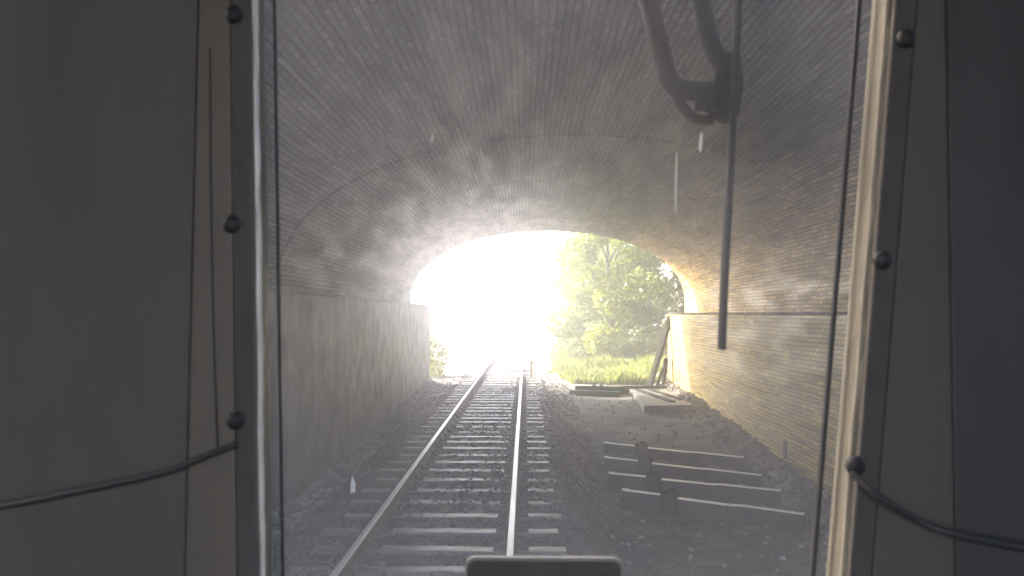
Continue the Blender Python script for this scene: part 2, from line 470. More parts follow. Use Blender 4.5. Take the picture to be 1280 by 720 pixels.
def axis(dense, far):
    a = list(np.arange(dense[0], dense[1], dense[2]))
    st, v, w = dense[2], dense[1], dense[0]
    pos, neg = [], []
    while v < far: st *= 1.25; pos.append(v); v += st
    st = dense[2]
    while w > -far: st *= 1.25; w -= st; neg.append(w)
    return np.array(neg[::-1] + a + pos)
gx = axis((-4.4, 6.0, 0.10), 420)
gy = axis((5.0, 34.0, 0.12), 420)
X, Y = np.meshgrid(gx, gy)
Z = ground_z(X, Y)
near = (np.abs(X) < 7) & (Y > 4) & (Y < 36)
Z = Z + np.where(near, rng.normal(0, 0.008, Z.shape), 0)
nx, ny = len(gx), len(gy)
verts = np.stack([X, Y, Z], -1).reshape(-1, 3)
idx = np.arange(nx * ny).reshape(ny, nx)
faces = np.stack([idx[:-1, :-1], idx[:-1, 1:], idx[1:, 1:], idx[1:, :-1]], -1).reshape(-1, 4)
me = bpy.data.meshes.new('ground')
me.from_pydata(verts.tolist(), [], faces.tolist())
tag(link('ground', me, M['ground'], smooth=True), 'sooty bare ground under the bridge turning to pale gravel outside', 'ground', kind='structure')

# ------------------------------------------------------------------ the tunnel
tun = empty('brick_tunnel', (0.76, 14.0, -0.3), 'round-arched sooty brick tunnel with straight lower walls over the track', 'tunnel')
CX, A, B, ZS = 0.76, 4.81, 2.43, 2.73
LEDGE_L, LEDGE_R, WALL_L, WALL_R = 2.56, 2.24, -3.38, 4.97

def uv_mesh(name, vs, fs, uvs, m, parent, smooth=False):
    me = bpy.data.meshes.new(name)
    me.from_pydata(vs, [], fs)
    ul = me.uv_layers.new(name='UVMap')
    for p in me.polygons:
        for li, vi in zip(p.loop_indices, p.vertices):
            ul.data[li].uv = uvs[vi]
    o = link(name, me, m, smooth=smooth)
    set_parent(o, parent)
    return o

# arch lining, ring by ring: each brick ring stands a little proud of or behind its neighbour
joints = [NEAR_END, 8.2, 10.9, 13.4, 15.9, 17.9, 20.4, 22.8, 25.1, 27.2, FAR_END]
prof = []
NS = 72
for i in range(NS + 1):
    t = math.pi * (1 - i / NS)
    c, s = math.cos(t), math.sin(t)
    k = 2 / 2.12
    prof.append((math.copysign(abs(c) ** k, c), abs(s) ** k))
vs, fs, uvs = [], [], []
rr = random.Random(5)
prev = None
vrow = 0
for j in range(len(joints) - 1):
    off = rr.uniform(-0.006, 0.006)
    y0, y1 = joints[j], joints[j + 1]
    n = max(2, int((y1 - y0) / 0.5))
    for q in range(n + 1):
        y = y0 + (y1 - y0) * q / n
        edge = 0.0 if (q == 0 and j > 0) or (q == n and j < len(joints) - 2) else 0.0
        a, b = A + off + edge, B + off + edge
        base = len(vs)
        pts = [(CX - a, LEDGE_L - 0.06)] + [(CX + a * px, ZS + b * pz) for px, pz in prof] + [(CX + a, LEDGE_R - 0.06)]
        acc = 0.0
        for i, (px, pz) in enumerate(pts):
            if i: acc += math.dist(pts[i - 1], pts[i])
            jx = rr.uniform(-.006, .006) if 2 < i < len(pts) - 3 else 0
            vs.append((px + jx, y, pz + jx)); uvs.append((y, acc))
        if prev is not None:
            m = len(pts)
            for i in range(m - 1):
                fs.append((prev + i, prev + i + 1, base + i + 1, base + i))
        prev = base
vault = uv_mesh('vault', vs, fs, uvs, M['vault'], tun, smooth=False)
# solid spandrels behind the lining, so that no daylight leaks in, and the far mouth's outer face
def outer_mass():
    mb = MB()
    n = len(prof)
    top = 7.9  # mass raised and widened out of view to keep sun off the windscreen
    inner = [(CX - A - 0.05, -1.4), (CX - A - 0.05, LEDGE_L)] + [(CX + (A + 0.06) * px, ZS + (B + 0.06) * pz) for px, pz in prof] + [(CX + A + 0.05, LEDGE_R), (CX + A + 0.05, -1.4)]
    outer = [(CX - A - 16, -1.4), (CX - A - 16, LEDGE_L)] + [(CX - A - 16 + (2 * A + 32) * i / (n - 1), top) for i in range(n)] + [(CX + A + 16, LEDGE_R), (CX + A + 16, -1.4)]
    for ring in range(len(inner) - 1):
        a0, a1, b0, b1 = inner[ring], inner[ring + 1], outer[ring], outer[ring + 1]
        p = []
        y0, y1 = NEAR_END, FAR_END
        v = [mb.bm.verts.new((x, y, z)) for y in (y0, y1) for x, z in (a0, a1, b1, b0)]
        for q in ((0, 1, 2, 3), (7, 6, 5, 4), (0, 4, 5, 1), (2, 6, 7, 3)):
            mb.bm.faces.new([v[i] for i in q])
    bmesh.ops.remove_doubles(mb.bm, verts=mb.bm.verts, dist=0.001)
    return mb
outer_mass().build('shading_spandrel', M['portal_brick'], tun)

def wall_piece(name, xf, depth, ztop, m):
    """lower wall with its ledge: inner face, top and far end; uv in metres"""
    sgn = 1 if xf > 0 else -1
    vs, fs, uvs = [], [], []
    def quad(ps, us):
        b = len(vs); vs.extend(ps); uvs.extend(us); fs.append((b, b + 1, b + 2, b + 3))
    ys = list(np.linspace(NEAR_END, FAR_END, 80)); zs = [-1.4, -0.7, 0.0, 0.8, 1.6, ztop - 0.02]
    r = np.random.default_rng(int(abs(xf) * 100))
    grid = {}
    for iy, y in enumerate(ys):
        for iz, z in enumerate(zs):
            grid[iy, iz] = len(vs)
            vs.append((xf + 0.012 * math.sin(y * 0.9 + z) + r.normal(0, 0.0008), y, z)); uvs.append((y, z))
    for iy in range(len(ys) - 1):
        for iz in range(len(zs) - 1):
            fs.append((grid[iy, iz], grid[iy + 1, iz], grid[iy + 1, iz + 1], grid[iy, iz + 1]))
    ch = 0.03
    for iy in range(len(ys) - 1):       # rounded arris then the ledge
        p0, p1 = vs[grid[iy, len(zs) - 1]], vs[grid[iy + 1, len(zs) - 1]]
        y0, y1 = ys[iy], ys[iy + 1]
        quad([p0, p1, (xf + sgn * ch, y1, ztop), (xf + sgn * ch, y0, ztop)], [(y0, 0), (y1, 0), (y1, ch), (y0, ch)])
        quad([(xf + sgn * ch, y0, ztop), (xf + sgn * ch, y1, ztop), (xf + sgn * depth, y1, ztop), (xf + sgn * depth, y0, ztop)], [(y0, 0), (y1, 0), (y1, depth), (y0, depth)])
    for y in (NEAR_END, FAR_END):
        quad([(xf, y, -1.4), (xf + sgn * depth, y, -1.4), (xf + sgn * depth, y, ztop), (xf, y, ztop - 0.02)], [(0, -1.4), (depth, -1.4), (depth, ztop), (0, ztop)])
    return uv_mesh(name, vs, fs, uvs, m, tun)
wl_ = wall_piece('lower_wall', WALL_L, 0.75, LEDGE_L, M['concrete'])
wl_['label'] = 'smooth grey concrete lower wall with a square ledge'
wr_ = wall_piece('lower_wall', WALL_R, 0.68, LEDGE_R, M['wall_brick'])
wr_['label'] = 'yellowish brick lower wall with lime patches'

# thin dark strip added as a shadow line along the brick wall's ledge
mb = MB()
yy_ = NEAR_END + .05
kk = 0
while yy_ < FAR_END - .3:
    ln = min(1.1, FAR_END - .02 - yy_)
    mb.box((WALL_R + .28 - .012 * (kk % 3), yy_ + ln / 2, LEDGE_R + .022), (.62, ln - .012, .038), bevel=.006)
    yy_ += ln; kk += 1
mb.build('ledge_shadow', M['steel'], tun)
# weep slot in the brick lower wall
mb = MB(); q = at(975, 562, 16.0)
mb.box((WALL_R - .002, q.y, q.z), (.03, .14, .34), bevel=.01)
mb.build('weep_slot', M['rubber'], tun)

# ------------------------------------------------------------------ the track
trk = empty('railway_track', (TRACK_C, 20, -0.2), 'single railway track with shiny rails on timber sleepers running out of the tunnel', 'railway track')
def rail(xc):
    h = [(-.034, -.004), (-.028, 0), (.028, 0), (.034, -.004), (.035, -.03), (.010, -.045), (.009, -.10), (.062, -.122), (.064, -.135), (-.064, -.135), (-.062, -.122), (-.009, -.10), (-.010, -.045), (-.035, -.03)]
    mb = MB()
    mb.prism([(xc + a, b) for a, b in h], -8.0, 320.0, mi=lambda i: 1 if i in (0, 1, 2) else 0)
    return mb.build('rail', [M['rail'], M['rail_top']], trk)
XR, XL = -0.186 + 0.036, -1.62 - 0.036
rail(XL); rail(XR)

def chair_mb(x, y, z):
    mb = MB()
    mb.box((x, y, z + 0.012), (0.36, 0.15, 0.024), bevel=0.006)
    for s in (-1, 1):
        mb.hexa([(x + s * 0.068, y - .05, z + .024), (x + s * 0.15, y - .045, z + .024), (x + s * 0.15, y + .045, z + .024), (x + s * 0.068, y + .05, z + .024),
                 (x + s * 0.040, y - .04, z + .10), (x + s * 0.055, y - .035, z + .10), (x + s * 0.055, y + .035, z + .10), (x + s * 0.040, y + .04, z + .10)])
        mb.tube([(x + s * .155, y, z + .02), (x + s * .155, y, z + .055)], 0.016, 8)
    return mb
SL_TOP = -0.150
def sleeper_mesh(seed):
    r = random.Random(seed)
    bm = bmesh.new()
    bmesh.ops.create_cube(bm, size=1.0, matrix=Matrix.Diagonal((2.6, 0.215, 0.14, 1)))
    bmesh.ops.subdivide_edges(bm, edges=[e for e in bm.edges if abs((e.verts[0].co - e.verts[1].co).x) > 1], cuts=13, use_grid_fill=True)
    for v in bm.verts:
        v.co += Vector((r.uniform(-.012, .012), r.uniform(-.010, .010), r.uniform(-.006, .004)))
    bmesh.ops.bevel(bm, geom=[e for e in bm.edges if abs((e.verts[0].co - e.verts[1].co).x) > .1 and abs(e.verts[0].co.z) > .05], offset=0.014, segments=1, affect='EDGES')
    bmesh.ops.recalc_face_normals(bm, faces=bm.faces)
    me = bpy.data.meshes.new('sleeper'); bm.to_mesh(me); bm.free()
    me.materials.append(M['sleeper'])
    return me
sl_me = [sleeper_mesh(k) for k in range(6)]
ch_me = None
rs = random.Random(3)
y = 6.4
count = 0
far_sl = MB()
while y < 170:
    jit = rs.uniform(-.03, .03)
    if count < 86:
        o = bpy.data.objects.new('sleeper', sl_me[count % 6])
        COL.objects.link(o); o.parent = trk
        o.location = Vector((TRACK_C + rs.uniform(-.05, .05), y + jit, SL_TOP - 0.07 + rs.uniform(-.012, .006))) - Vector(trk.location)
        o.rotation_euler = (rs.uniform(-.02, .02), rs.uniform(-.006, .006), rs.uniform(-.014, .014))
        if count < 36:
            for xr in (XL, XR):
                if ch_me is None:
                    c0 = chair_mb(0, 0, 0).build('rail_chair', M['chair']); ch_me = c0.data; c = c0
                else:
                    c = bpy.data.objects.new('rail_chair', ch_me); COL.objects.link(c)
                c.parent = o
                c.location = Vector((xr - TRACK_C - (o.location.x + trk.location.x - TRACK_C), 0, 0.066))
    else:
        far_sl.box((TRACK_C, y + jit, SL_TOP - 0.07), (2.6, 0.25, 0.14))
    count += 1
    y += 0.70
o = far_sl.build('sleeper', M['sleeper'], trk); o['kind'] = 'stuff'

# ballast stones, a mass nobody could count
def stones(n, xf, size, seed):
    r = np.random.default_rng(seed)
    vs, fs = [], []
    for _ in range(n):
        x, y, z, s = xf(r)
        s = s * size
        k = r.integers(5, 8)
        a = r.uniform(0, 6.28)
        ring = []
        base = len(vs)
        sq = r.uniform(.55, .95)
        for i in range(k):
            t = a + i * 6.283 / k + r.uniform(-.25, .25)
            q = r.uniform(.75, 1.15)
            vs.append((x + s * q * math.cos(t), y + s * q * sq * math.sin(t), z - s * .35))
        for i in range(k):
            t = a + i * 6.283 / k + r.uniform(-.3, .3)
            q = r.uniform(.45, .8)
            vs.append((x + s * q * math.cos(t), y + s * q * sq * math.sin(t), z + s * r.uniform(.35, .65)))
        for i in range(k):
            fs.append((base + i, base + (i + 1) % k, base + k + (i + 1) % k, base + k + i))
        fs.append(tuple(base + k + i for i in range(k)))
    return vs, fs
def ballast_at(r):
    y = 6.3 + (r.uniform() ** 1.4) * 27
    u = r.uniform()
    if u < .62: x = r.uniform(-2.45, 0.65)
    elif u < .85: x = r.uniform(-3.34, -2.2)
    else: x = r.uniform(0.6, 1.5)
    return x, y, float(ground_z(x, y)) + 0.012, r.uniform(.5, 1.0)
vs, fs = stones(11000, ballast_at, 0.038, 1)
me = bpy.data.meshes.new('ballast'); me.from_pydata(vs, [], fs)
tag(link('ballast', me, M['stone']), 'dark crushed stone ballast between and beside the sleepers', 'ballast', kind='stuff')
def rub_at(r):
    u = r.uniform()
    if u < .45:
        y = r.uniform(10, 29); x = 4.95 - abs(r.normal(0, .32)); s = r.uniform(.5, 1.6)
    elif u < .75:
        y = r.uniform(9, 28); x = -3.34 + abs(r.normal(0, .25)); s = r.uniform(.4, 1.3)
    else:
        y = r.uniform(8, 27); x = r.uniform(.8, 4.8); s = r.uniform(.3, .9)
    return x, y, float(ground_z(x, y)) + 0.02 * s, s
vs, fs = stones(1700, rub_at, 0.062, 2)
me = bpy.data.meshes.new('rubble'); me.from_pydata(vs, [], fs)
tag(link('rubble', me, M['rubble']), 'loose rubble scattered over the bare ground and along the wall feet', 'rubble', kind='stuff')

# ------------------------------------------------------------------ kinked steel lying right of the track
GROUP_SHEET = 'row of dark kinked steel lying right of the track'
def kinked_beam(p0, p1, ztop0, ztop1, label):
    """low dark beam with two kinks lying from p0 (left end) to p1 (right end), with a pale worn top edge, an end flange and a clamp"""
    p0, p1 = Vector((*p0, 0)), Vector((*p1, 0))
    d = (p1 - p0); L = d.length; d.normalize(); nrm = Vector((-d.y, d.x, 0))
    fold = [(0.0, 0.09), (0.005, 0.0), (0.24, -0.005), (0.31, -0.10), (0.60, -0.13), (0.68, -0.065), (1.0, -0.115)]
    t = 0.045
    zb = min(ztop0, ztop1) - 0.44
    root = empty('kinked_bar', ((p0.x + p1.x) / 2, (p0.y + p1.y) / 2, zb + 0.08), label, 'steel bar', GROUP_SHEET)
    body, edge = MB(), MB()
    for (u0, o0), (u1, o1) in zip(fold[:-1], fold[1:]):
        a, b = p0 + d * (u0 * L) + nrm * o0, p0 + d * (u1 * L) + nrm * o1
        za, zc = ztop0 + (ztop1 - ztop0) * u0, ztop0 + (ztop1 - ztop0) * u1
        s = (b - a).normalized(); m = Vector((-s.y, s.x, 0)) * t
        lo, hi = Vector((0, 0, zb)), lambda v, z: Vector((v.x, v.y, z))
        body.hexa([a - m + lo, b - m + lo, b + m + lo, a + m + lo, hi(a - m, za), hi(b - m, zc), hi(b + m, zc), hi(a + m, za)])
        m2 = m * 1.06
        edge.hexa([hi(a - m2, za + .001), hi(b - m2, zc + .001), hi(b + m2, zc + .001), hi(a + m2, za + .001), hi(a - m2, za + .016), hi(b - m2, zc + .016), hi(b + m2, zc + .016), hi(a + m2, za + .016)])
    body.build('bar_body', M['steel'], root)
    edge.build('top_edge', M['steel_edge'], root)
    c = MB()
    q = p0 + d * (0.275 * L) - nrm * 0.10
    zt = ztop0 + (ztop1 - ztop0) * .27
    yaw = math.atan2(d.y, d.x)
    c.box((q.x, q.y, zt - 0.10), (0.26, 0.16, 0.36), (0, 0, yaw), 0.02)
    c.box((q.x + .02, q.y - .02, zt + 0.10), (0.11, 0.10, 0.07), (0, 0, yaw), 0.012)
    for s in (-1, 1):
        e = q + d * (0.07 * s) - nrm * 0.07
        c.tube([(e.x, e.y, zt + 0.02), (e.x, e.y, zt + 0.105)], 0.016, 8)
    c.build('clamp', M['timber'], root)
    return root
def pt(px, py, d): v = at(px, py, d); return (v.x, v.y), v.z
beams = [((780, 613, 13.3), (1006, 641, 12.3), 'dark kinked steel bar nearest the train, foremost of the row'),
         ((763, 592, 14.7), (976, 612, 13.8), 'dark kinked steel bar second from the train in the row'),
         ((757, 572, 16.2), (952, 593, 15.2), 'dark kinked steel bar third from the train in the row'),
         ((757, 554, 17.6), (930, 571, 16.8), 'rearmost dark kinked steel bar, dull edged, farthest from the train')]
for (a, b, lab) in beams:
    (q0, z0), (q1, z1) = pt(*a), pt(*b)
    kinked_beam(q0, q1, z0, z1, lab)

# ------------------------------------------------------------------ slab, timbers and posts by the tunnel mouth
def timber_mb(p0, p1, w, h):
    p0, p1 = Vector(p0), Vector(p1)
    d = p1 - p0; L = d.length
    q = d.to_track_quat('X', 'Z')
    mb = MB()
    bm = mb.bm
    bmesh.ops.create_cube(bm, size=1.0, matrix=Matrix.Translation((p0 + p1) / 2) @ q.to_matrix().to_4x4() @ Matrix.Diagonal((L, w, h, 1)))
    bmesh.ops.subdivide_edges(bm, edges=[e for e in bm.edges if e.calc_length() > L * .9], cuts=5, use_grid_fill=True)
    r = random.Random(int(L * 1000 + p0.x * 77))
    for v in bm.verts: v.co += Vector((r.uniform(-.01, .01), r.uniform(-.01, .01), r.uniform(-.008, .008)))
    bmesh.ops.bevel(bm, geom=[e for e in bm.edges], offset=0.006, segments=1, affect='EDGES')
    return mb
def timber(name, p0, p1, w, h, label, cat, group=None, m='timber'):
    o = timber_mb(p0, p1, w, h).build(name, M[m])
    return tag(o, label, cat, group)

g = lambda x, y: float(ground_z(x, y))
# raised pale slab by the right wall, stripes of two boards on it
sl = MB()
c = [(3.22, 22.6), (4.62, 22.9), (4.60, 27.0), (3.45, 27.0)]
zs = [g(*p) for p in c]; zt = max(zs) + 0.025
sl.hexa([Vector((*p, -0.62)) for p in c] + [Vector((*p, zt - 0.03 * (i < 2))) for i, p in enumerate(c)], bevel=0.02)
tag(sl.build('concrete_slab', M['slab']), 'pale concrete slab lying by the right wall near the tunnel mouth', 'slab')
timber('plank', (3.62, 26.8, zt + .022), (4.15, 23.4, zt + .000), 0.16, 0.05, 'long dark plank lying on the middle of the pale slab', 'plank', 'planks on the slab')
timber('plank', (4.05, 26.9, zt + .022), (4.5, 24.0, zt + .004), 0.15, 0.05, 'dark plank lying on the pale slab next to the brick wall', 'plank', 'planks on the slab')
# stacked old timbers left of the slab
GT = 'old timbers dumped by the tunnel mouth'
zg = g(2.4, 26.3)
timber('timber', (1.42, 26.5, zg + .10), (2.95, 26.15, zg + .09), 0.24, 0.17, 'dark timber with ragged end lying undermost in the small heap', 'timber', GT)
timber('timber', (1.70, 26.95, zg + .11), (3.35, 26.8, zg + .10), 0.22, 0.18, 'dark timber lying behind the heap towards the grass', 'timber', GT)
timber('timber', (1.60, 26.72, zg + .245), (3.15, 26.5, zg + .235), 0.22, 0.12, 'dark timber lying on top of the small heap', 'timber', GT)
for k, xx in enumerate((2.20, 2.42)):
    o = MB()
    o.box((xx, 26.62, zg + .325), (0.13, 0.20, 0.03), bevel=.006)
    o.hexa([(xx - .05, 26.58, zg + .34), (xx + .02, 26.58, zg + .34), (xx + .02, 26.68, zg + .34), (xx - .05, 26.68, zg + .34), (xx - .03, 26.60, zg + .44), (xx, 26.60, zg + .44), (xx, 26.66, zg + .44), (xx - .03, 26.66, zg + .44)], bevel=.004)
    tag(o.build('iron_bracket', M['chair']), ('rusty iron bracket on the timber heap, the one closer to the rails' if k == 0 else 'rusty iron bracket on the timber heap, the one closer to the brick wall'), 'bracket', 'iron brackets on the timber heap')
timber('timber', (3.15, 27.35, zt + .05), (4.72, 27.30, zt + .06), 0.14, 0.10, 'long low timber laid across the ground from heap to right wall', 'timber', GT)
# leaning post with pale sawn top
lp = empty('leaning_post', at(812, 484, 28.2), 'dark timber post leaning against the end of the right wall', 'post')
a, b = at(811, 486, 28.0), at(838, 397, 28.6)
timber_mb(a, b, 0.17, 0.13).build('shaft', M['timber'], lp)
cp = MB(); d = (b - a).normalized(); e = b + d * .03
cp.box(e + Vector((.02, 0, .01)), (0.34, 0.20, 0.055), (0, .25, 0), .01)
cp.build('cap', M['timber_cut'], lp)
# short braced stump beside it
sp = empty('braced_stump', at(830, 484, 28.3), 'short rounded stump with slanting brace at the foot of the right wall', 'stump')
a, b = at(829, 484, 28.3), at(832.5, 449, 28.3)
mb = MB(); mb.tube([a, a.lerp(b, .5), a.lerp(b, .85), b, b + Vector((0, 0, .04))], [.07, .072, .085, .085, .04], 12)
mb.build('stump', M['timber'], sp)
timber_mb(at(821, 482, 28.1), at(829, 460, 28.2), 0.07, 0.07).build('brace', M['timber'], sp)

# rock heap and white scrap against the right wall
GR = 'stones heaped against the right wall'
rk = random.Random(9)
for k, (px, py, d, s, lab) in enumerate([(866, 512, 23.3, .20, 'squarish dark stone topmost of the little heap by the right wall'),
                                        (858, 519, 22.8, .22, 'broad dark stone at the left of the heap by the right wall'),
                                        (876, 518, 22.9, .19, 'jagged stone of the heap touching the right wall'),
                                        (884, 526, 21.9, .15, 'small lone stone in front of the heap by the right wall')]):
    p = at(px, py, d); p.z = min(p.z, g(p.x, p.y) + (s * .9 if k == 0 else s * .45))
    bm = bmesh.new(); bmesh.ops.create_icosphere(bm, subdivisions=2, radius=s)
    for v in bm.verts:
        n = v.co.normalized()
        v.co = Vector((max(-s * .8, min(s * .8, v.co.x * 1.15)), max(-s * .7, min(s * .7, v.co.y)), max(-s * .6, min(s * .6, v.co.z)))) + n * rk.uniform(-.12, .12) * s
        v.co += p
    me = bpy.data.meshes.new('stone'); bm.to_mesh(me); bm.free()
    tag(link('stone', me, M['rubble']), lab, 'stone', GR)
def scrap(px, py, d, w, h, label, cat, name, seed):
    p = at(px, py, d)
    r = random.Random(seed)
    bm = bmesh.new()
    bmesh.ops.create_uvsphere(bm, u_segments=14, v_segments=9, radius=1.0, matrix=Matrix.Translation(p) @ Matrix.Diagonal((w / 2, w / 2.4, h / 2, 1)))
    for v in bm.verts: v.co += (v.co - p) * r.uniform(-.22, .18)
    me = bpy.data.meshes.new(name); bm.to_mesh(me); bm.free()
    return tag(link(name, me, M['white'], smooth=False), label, cat)
p = at(866, 528, 22.0); 
scrap(866, 529, 21.6, .22, .16, 'crumpled white bag lying before the stone heap', 'bag', 'crumpled_bag', 4)
# white bottle standing in the ballast on the left, and a white lump next to it
p = at(441, 632, 11.2); zg2 = g(p.x, p.y)
bt = empty('plastic_bottle', (p.x, p.y, zg2), 'slim white plastic bottle standing in the ballast by the left rail', 'bottle')
mb = MB(); mb.tube([(p.x, p.y, zg2 - .01), (p.x, p.y, zg2 + .02), (p.x, p.y, zg2 + .15), (p.x - .004, p.y, zg2 + .19), (p.x - .006, p.y, zg2 + .215)], [.03, .034, .034, .016, .013], 14)
mb.build('bottle_body', M['white'], bt)
mb = MB(); mb.tube([(p.x - .006, p.y, zg2 + .216), (p.x - .008, p.y, zg2 + .24)], .016, 12); mb.build('cap', M['box_rim'], bt)
q = at(429, 622, 11.9)
scrap(429, 622, 11.9, .08, .07, 'small white crumpled paper ball on the ballast beside the bottle', 'paper', 'paper_ball', 6).location.z = 0
# small marker post beyond the mouth, right of the track
mp_ = empty('marker_post', at(664, 474, 31.0), 'short pale marker post with a blocky head just right of the track outside', 'marker post')
b0 = at(664, 474, 31.0); b0.z = g(b0.x, b0.y) - .05
mb = MB(); mb.box((b0.x, b0.y, b0.z + .28), (.11, .09, .56), bevel=.01); mb.build('shaft', M['post'], mp_)
mb = MB(); mb.box((b0.x, b0.y - .01, b0.z + .64), (.16, .12, .15), bevel=.02); mb.build('head', M['post'], mp_)

# ------------------------------------------------------------------ trees, shrubs and grass outside
def leaf_cloud(clumps, n_per, size, seed, flat=0.8):
    r = np.random.default_rng(seed)
    P = []
    for (c, rad, wt) in clumps:
        n = int(n_per * wt)
        u = r.normal(size=(n, 3)); u /= np.linalg.norm(u, axis=1)[:, None]
        rr_ = r.uniform(0.25, 1.0, n) ** 0.45
        P.append(np.asarray(c) + u * rr_[:, None] * np.asarray(rad) + r.normal(0, .06, (n, 3)))
    P = np.concatenate(P)
    n = len(P)
    a = r.normal(size=(n, 3)); a[:, 2] *= .6; a /= np.linalg.norm(a, axis=1)[:, None]
    b = np.cross(a, r.normal(size=(n, 3))); b /= np.linalg.norm(b, axis=1)[:, None]
    s = size * r.uniform(.55, 1.25, n)[:, None]
    v = np.stack([P - a * s, P - b * s * .5, P + a * s, P + b * s * .5], 1).reshape(-1, 3)
    f = np.arange(4 * n).reshape(n, 4)
    me = bpy.data.meshes.new('crown')
    me.vertices.add(4 * n); me.vertices.foreach_set('co', v.ravel())
    me.loops.add(4 * n); me.loops.foreach_set('vertex_index', f.ravel())
    me.polygons.add(n); me.polygons.foreach_set('loop_start', np.arange(0, 4 * n, 4)); me.polygons.foreach_set('loop_total', np.full(n, 4))
    me.update(calc_edges=True); me.validate()
    return me

def tree(name, x, y, h, rx, low, leaves, lm, label, cat, group, seed, leaf=.11, trunk_r=.14):
    z0 = g(x, y) - .05
    r = random.Random(seed)
    root = empty(name, (x, y, z0), label, cat, group)
    tr = MB()
    top = Vector((x + r.uniform(-.4, .4), y + r.uniform(-.4, .4), z0 + h * .82))
    pts = [Vector((x, y, z0 - .1)).lerp(top, t) + Vector((r.uniform(-.1, .1), r.uniform(-.1, .1), 0)) * (t > 0) for t in (0, .12, .3, .5, .75, 1)]
    tr.tube(pts, [trunk_r * q for q in (1.5, 1.1, .9, .65, .4, .12)], 9)
    clumps = []
    nc = 20
    for k in range(nc):
        t = low + (1 - low) * (k + .5) / nc
        ang = k * 2.4 + r.uniform(-.5, .5)
        prof_ = math.sin(math.pi * min(1, .14 + .80 * (t - low) / (1 - low))) ** .6
        rad = rx * prof_ * r.uniform(.45, .95)
        c = Vector((x + rad * math.cos(ang), y + rad * math.sin(ang), z0 + h * t * .95))
        cr = rx * r.uniform(.26, .46)
        clumps.append((tuple(c), (cr, cr, cr * r.uniform(.6, .85)), cr ** 2))
        b0 = pts[0].lerp(top, max(.08, t - .22))
        m1 = b0.lerp(c, .55) + Vector((0, 0, .12 * rx))
        tr.tube([b0, m1, c], [trunk_r * .35, trunk_r * .2, trunk_r * .05], 6)
    tr.build('trunk', M['bark'], root)
    tw = sum(c[2] for c in clumps)
    clumps = [(c, rd, w / tw) for c, rd, w in clumps]
    me = leaf_cloud(clumps, leaves, leaf, seed)
    o = link('crown', me, M[lm])
    set_parent(o, root)
    return root
GTR = 'trees on the right of the track beyond the tunnel'
tree('broadleaf_tree', 4.25, 40.0, 8.4, 3.0, .02, 26000, 'leaf_pale', 'bright yellow-green bushy tree beside the grass bank, leaning nearest the track', 'tree', GTR, 21)
tree('broadleaf_tree', 7.4, 37.5, 9.0, 3.0, .03, 20000, 'leaf', 'mid-green tree behind the leaning post at the right wall end', 'tree', GTR, 22)
tree('broadleaf_tree', 6.4, 46.0, 11.0, 3.6, .05, 18000, 'leaf', 'tall mid-green tree rising behind the bright bushy one', 'tree', GTR, 23)
tree('broadleaf_tree', 4.6, 55.0, 8.5, 2.9, .03, 9000, 'leaf_pale', 'pale hazy tree farther along the track behind the bright bushy one', 'tree', GTR, 24, .15)
tree('broadleaf_tree', 5.6, 72.0, 10.0, 3.6, .03, 7000, 'leaf_pale', 'most distant faint tree right of the rails', 'tree', GTR, 25, .2)
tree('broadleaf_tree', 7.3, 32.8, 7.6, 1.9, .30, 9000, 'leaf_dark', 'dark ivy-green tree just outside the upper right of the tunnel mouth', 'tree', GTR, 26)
tree('leafy_shrub', -3.85, 32.2, 1.7, .85, .03, 3200, 'leaf_pale', 'low green shrub just outside the end of the left wall', 'shrub', None, 31, .07, .03)
tree('dead_shrub', -2.75, 54.0, 1.5, .75, .05, 1500, 'leaf_rust', 'rusty brown shrub far off on the left of the track', 'shrub', None, 32, .08, .03)

def grass():
    r = np.random.default_rng(5)
    n = 26000
    yy = 29.3 + r.uniform(0, 1, n) ** 1.3 * 26
    xl = np.interp(yy, [29, 34, 56], [1.5, 1.15, 1.5]) + fbm(yy * 1.5, yy * 0, 8) * .12
    xx = xl + (r.uniform(0, 1, n) ** 1.2) * 7.5
    clump = fbm(xx * 1.6, yy * 1.6, 12)
    keep = clump > -1.6
    xx, yy, clump = xx[keep], yy[keep], clump[keep]; n = len(xx)
    zz = ground_z(xx, yy)
    h = (0.22 + .12 * np.clip(clump, -1, 2)) * r.uniform(.5, 1.5, n)
    a = r.uniform(0, 6.28, n); w = r.uniform(.012, .03, n)
    lean = r.normal(0, .35, (n, 2)) * h[:, None]
    dx, dy = np.cos(a) * w, np.sin(a) * w
    v = np.zeros((n, 5, 3))
    v[:, 0] = np.stack([xx - dx, yy - dy, zz - .02], 1); v[:, 1] = np.stack([xx + dx, yy + dy, zz - .02], 1)
    v[:, 2] = np.stack([xx + dx * .7 + lean[:, 0] * .35, yy + dy * .7 + lean[:, 1] * .35, zz + h * .6], 1)
    v[:, 3] = np.stack([xx + lean[:, 0], yy + lean[:, 1], zz + h], 1)
    v[:, 4] = np.stack([xx - dx * .7 + lean[:, 0] * .35, yy - dy * .7 + lean[:, 1] * .35, zz + h * .6], 1)
    f = np.arange(5 * n).reshape(n, 5)
    me = bpy.data.meshes.new('grass')
    me.vertices.add(5 * n); me.vertices.foreach_set('co', v.ravel())
    me.loops.add(5 * n); me.loops.foreach_set('vertex_index', f.ravel())
    me.polygons.add(n); me.polygons.foreach_set('loop_start', np.arange(0, 5 * n, 5)); me.polygons.foreach_set('loop_total', np.full(n, 5))
    me.update(calc_edges=True); me.validate()
    return me
tag(link('grass', grass(), M['grass']), 'rough sunlit yellow-green grass on the bank right of the track outside', 'grass', kind='stuff')

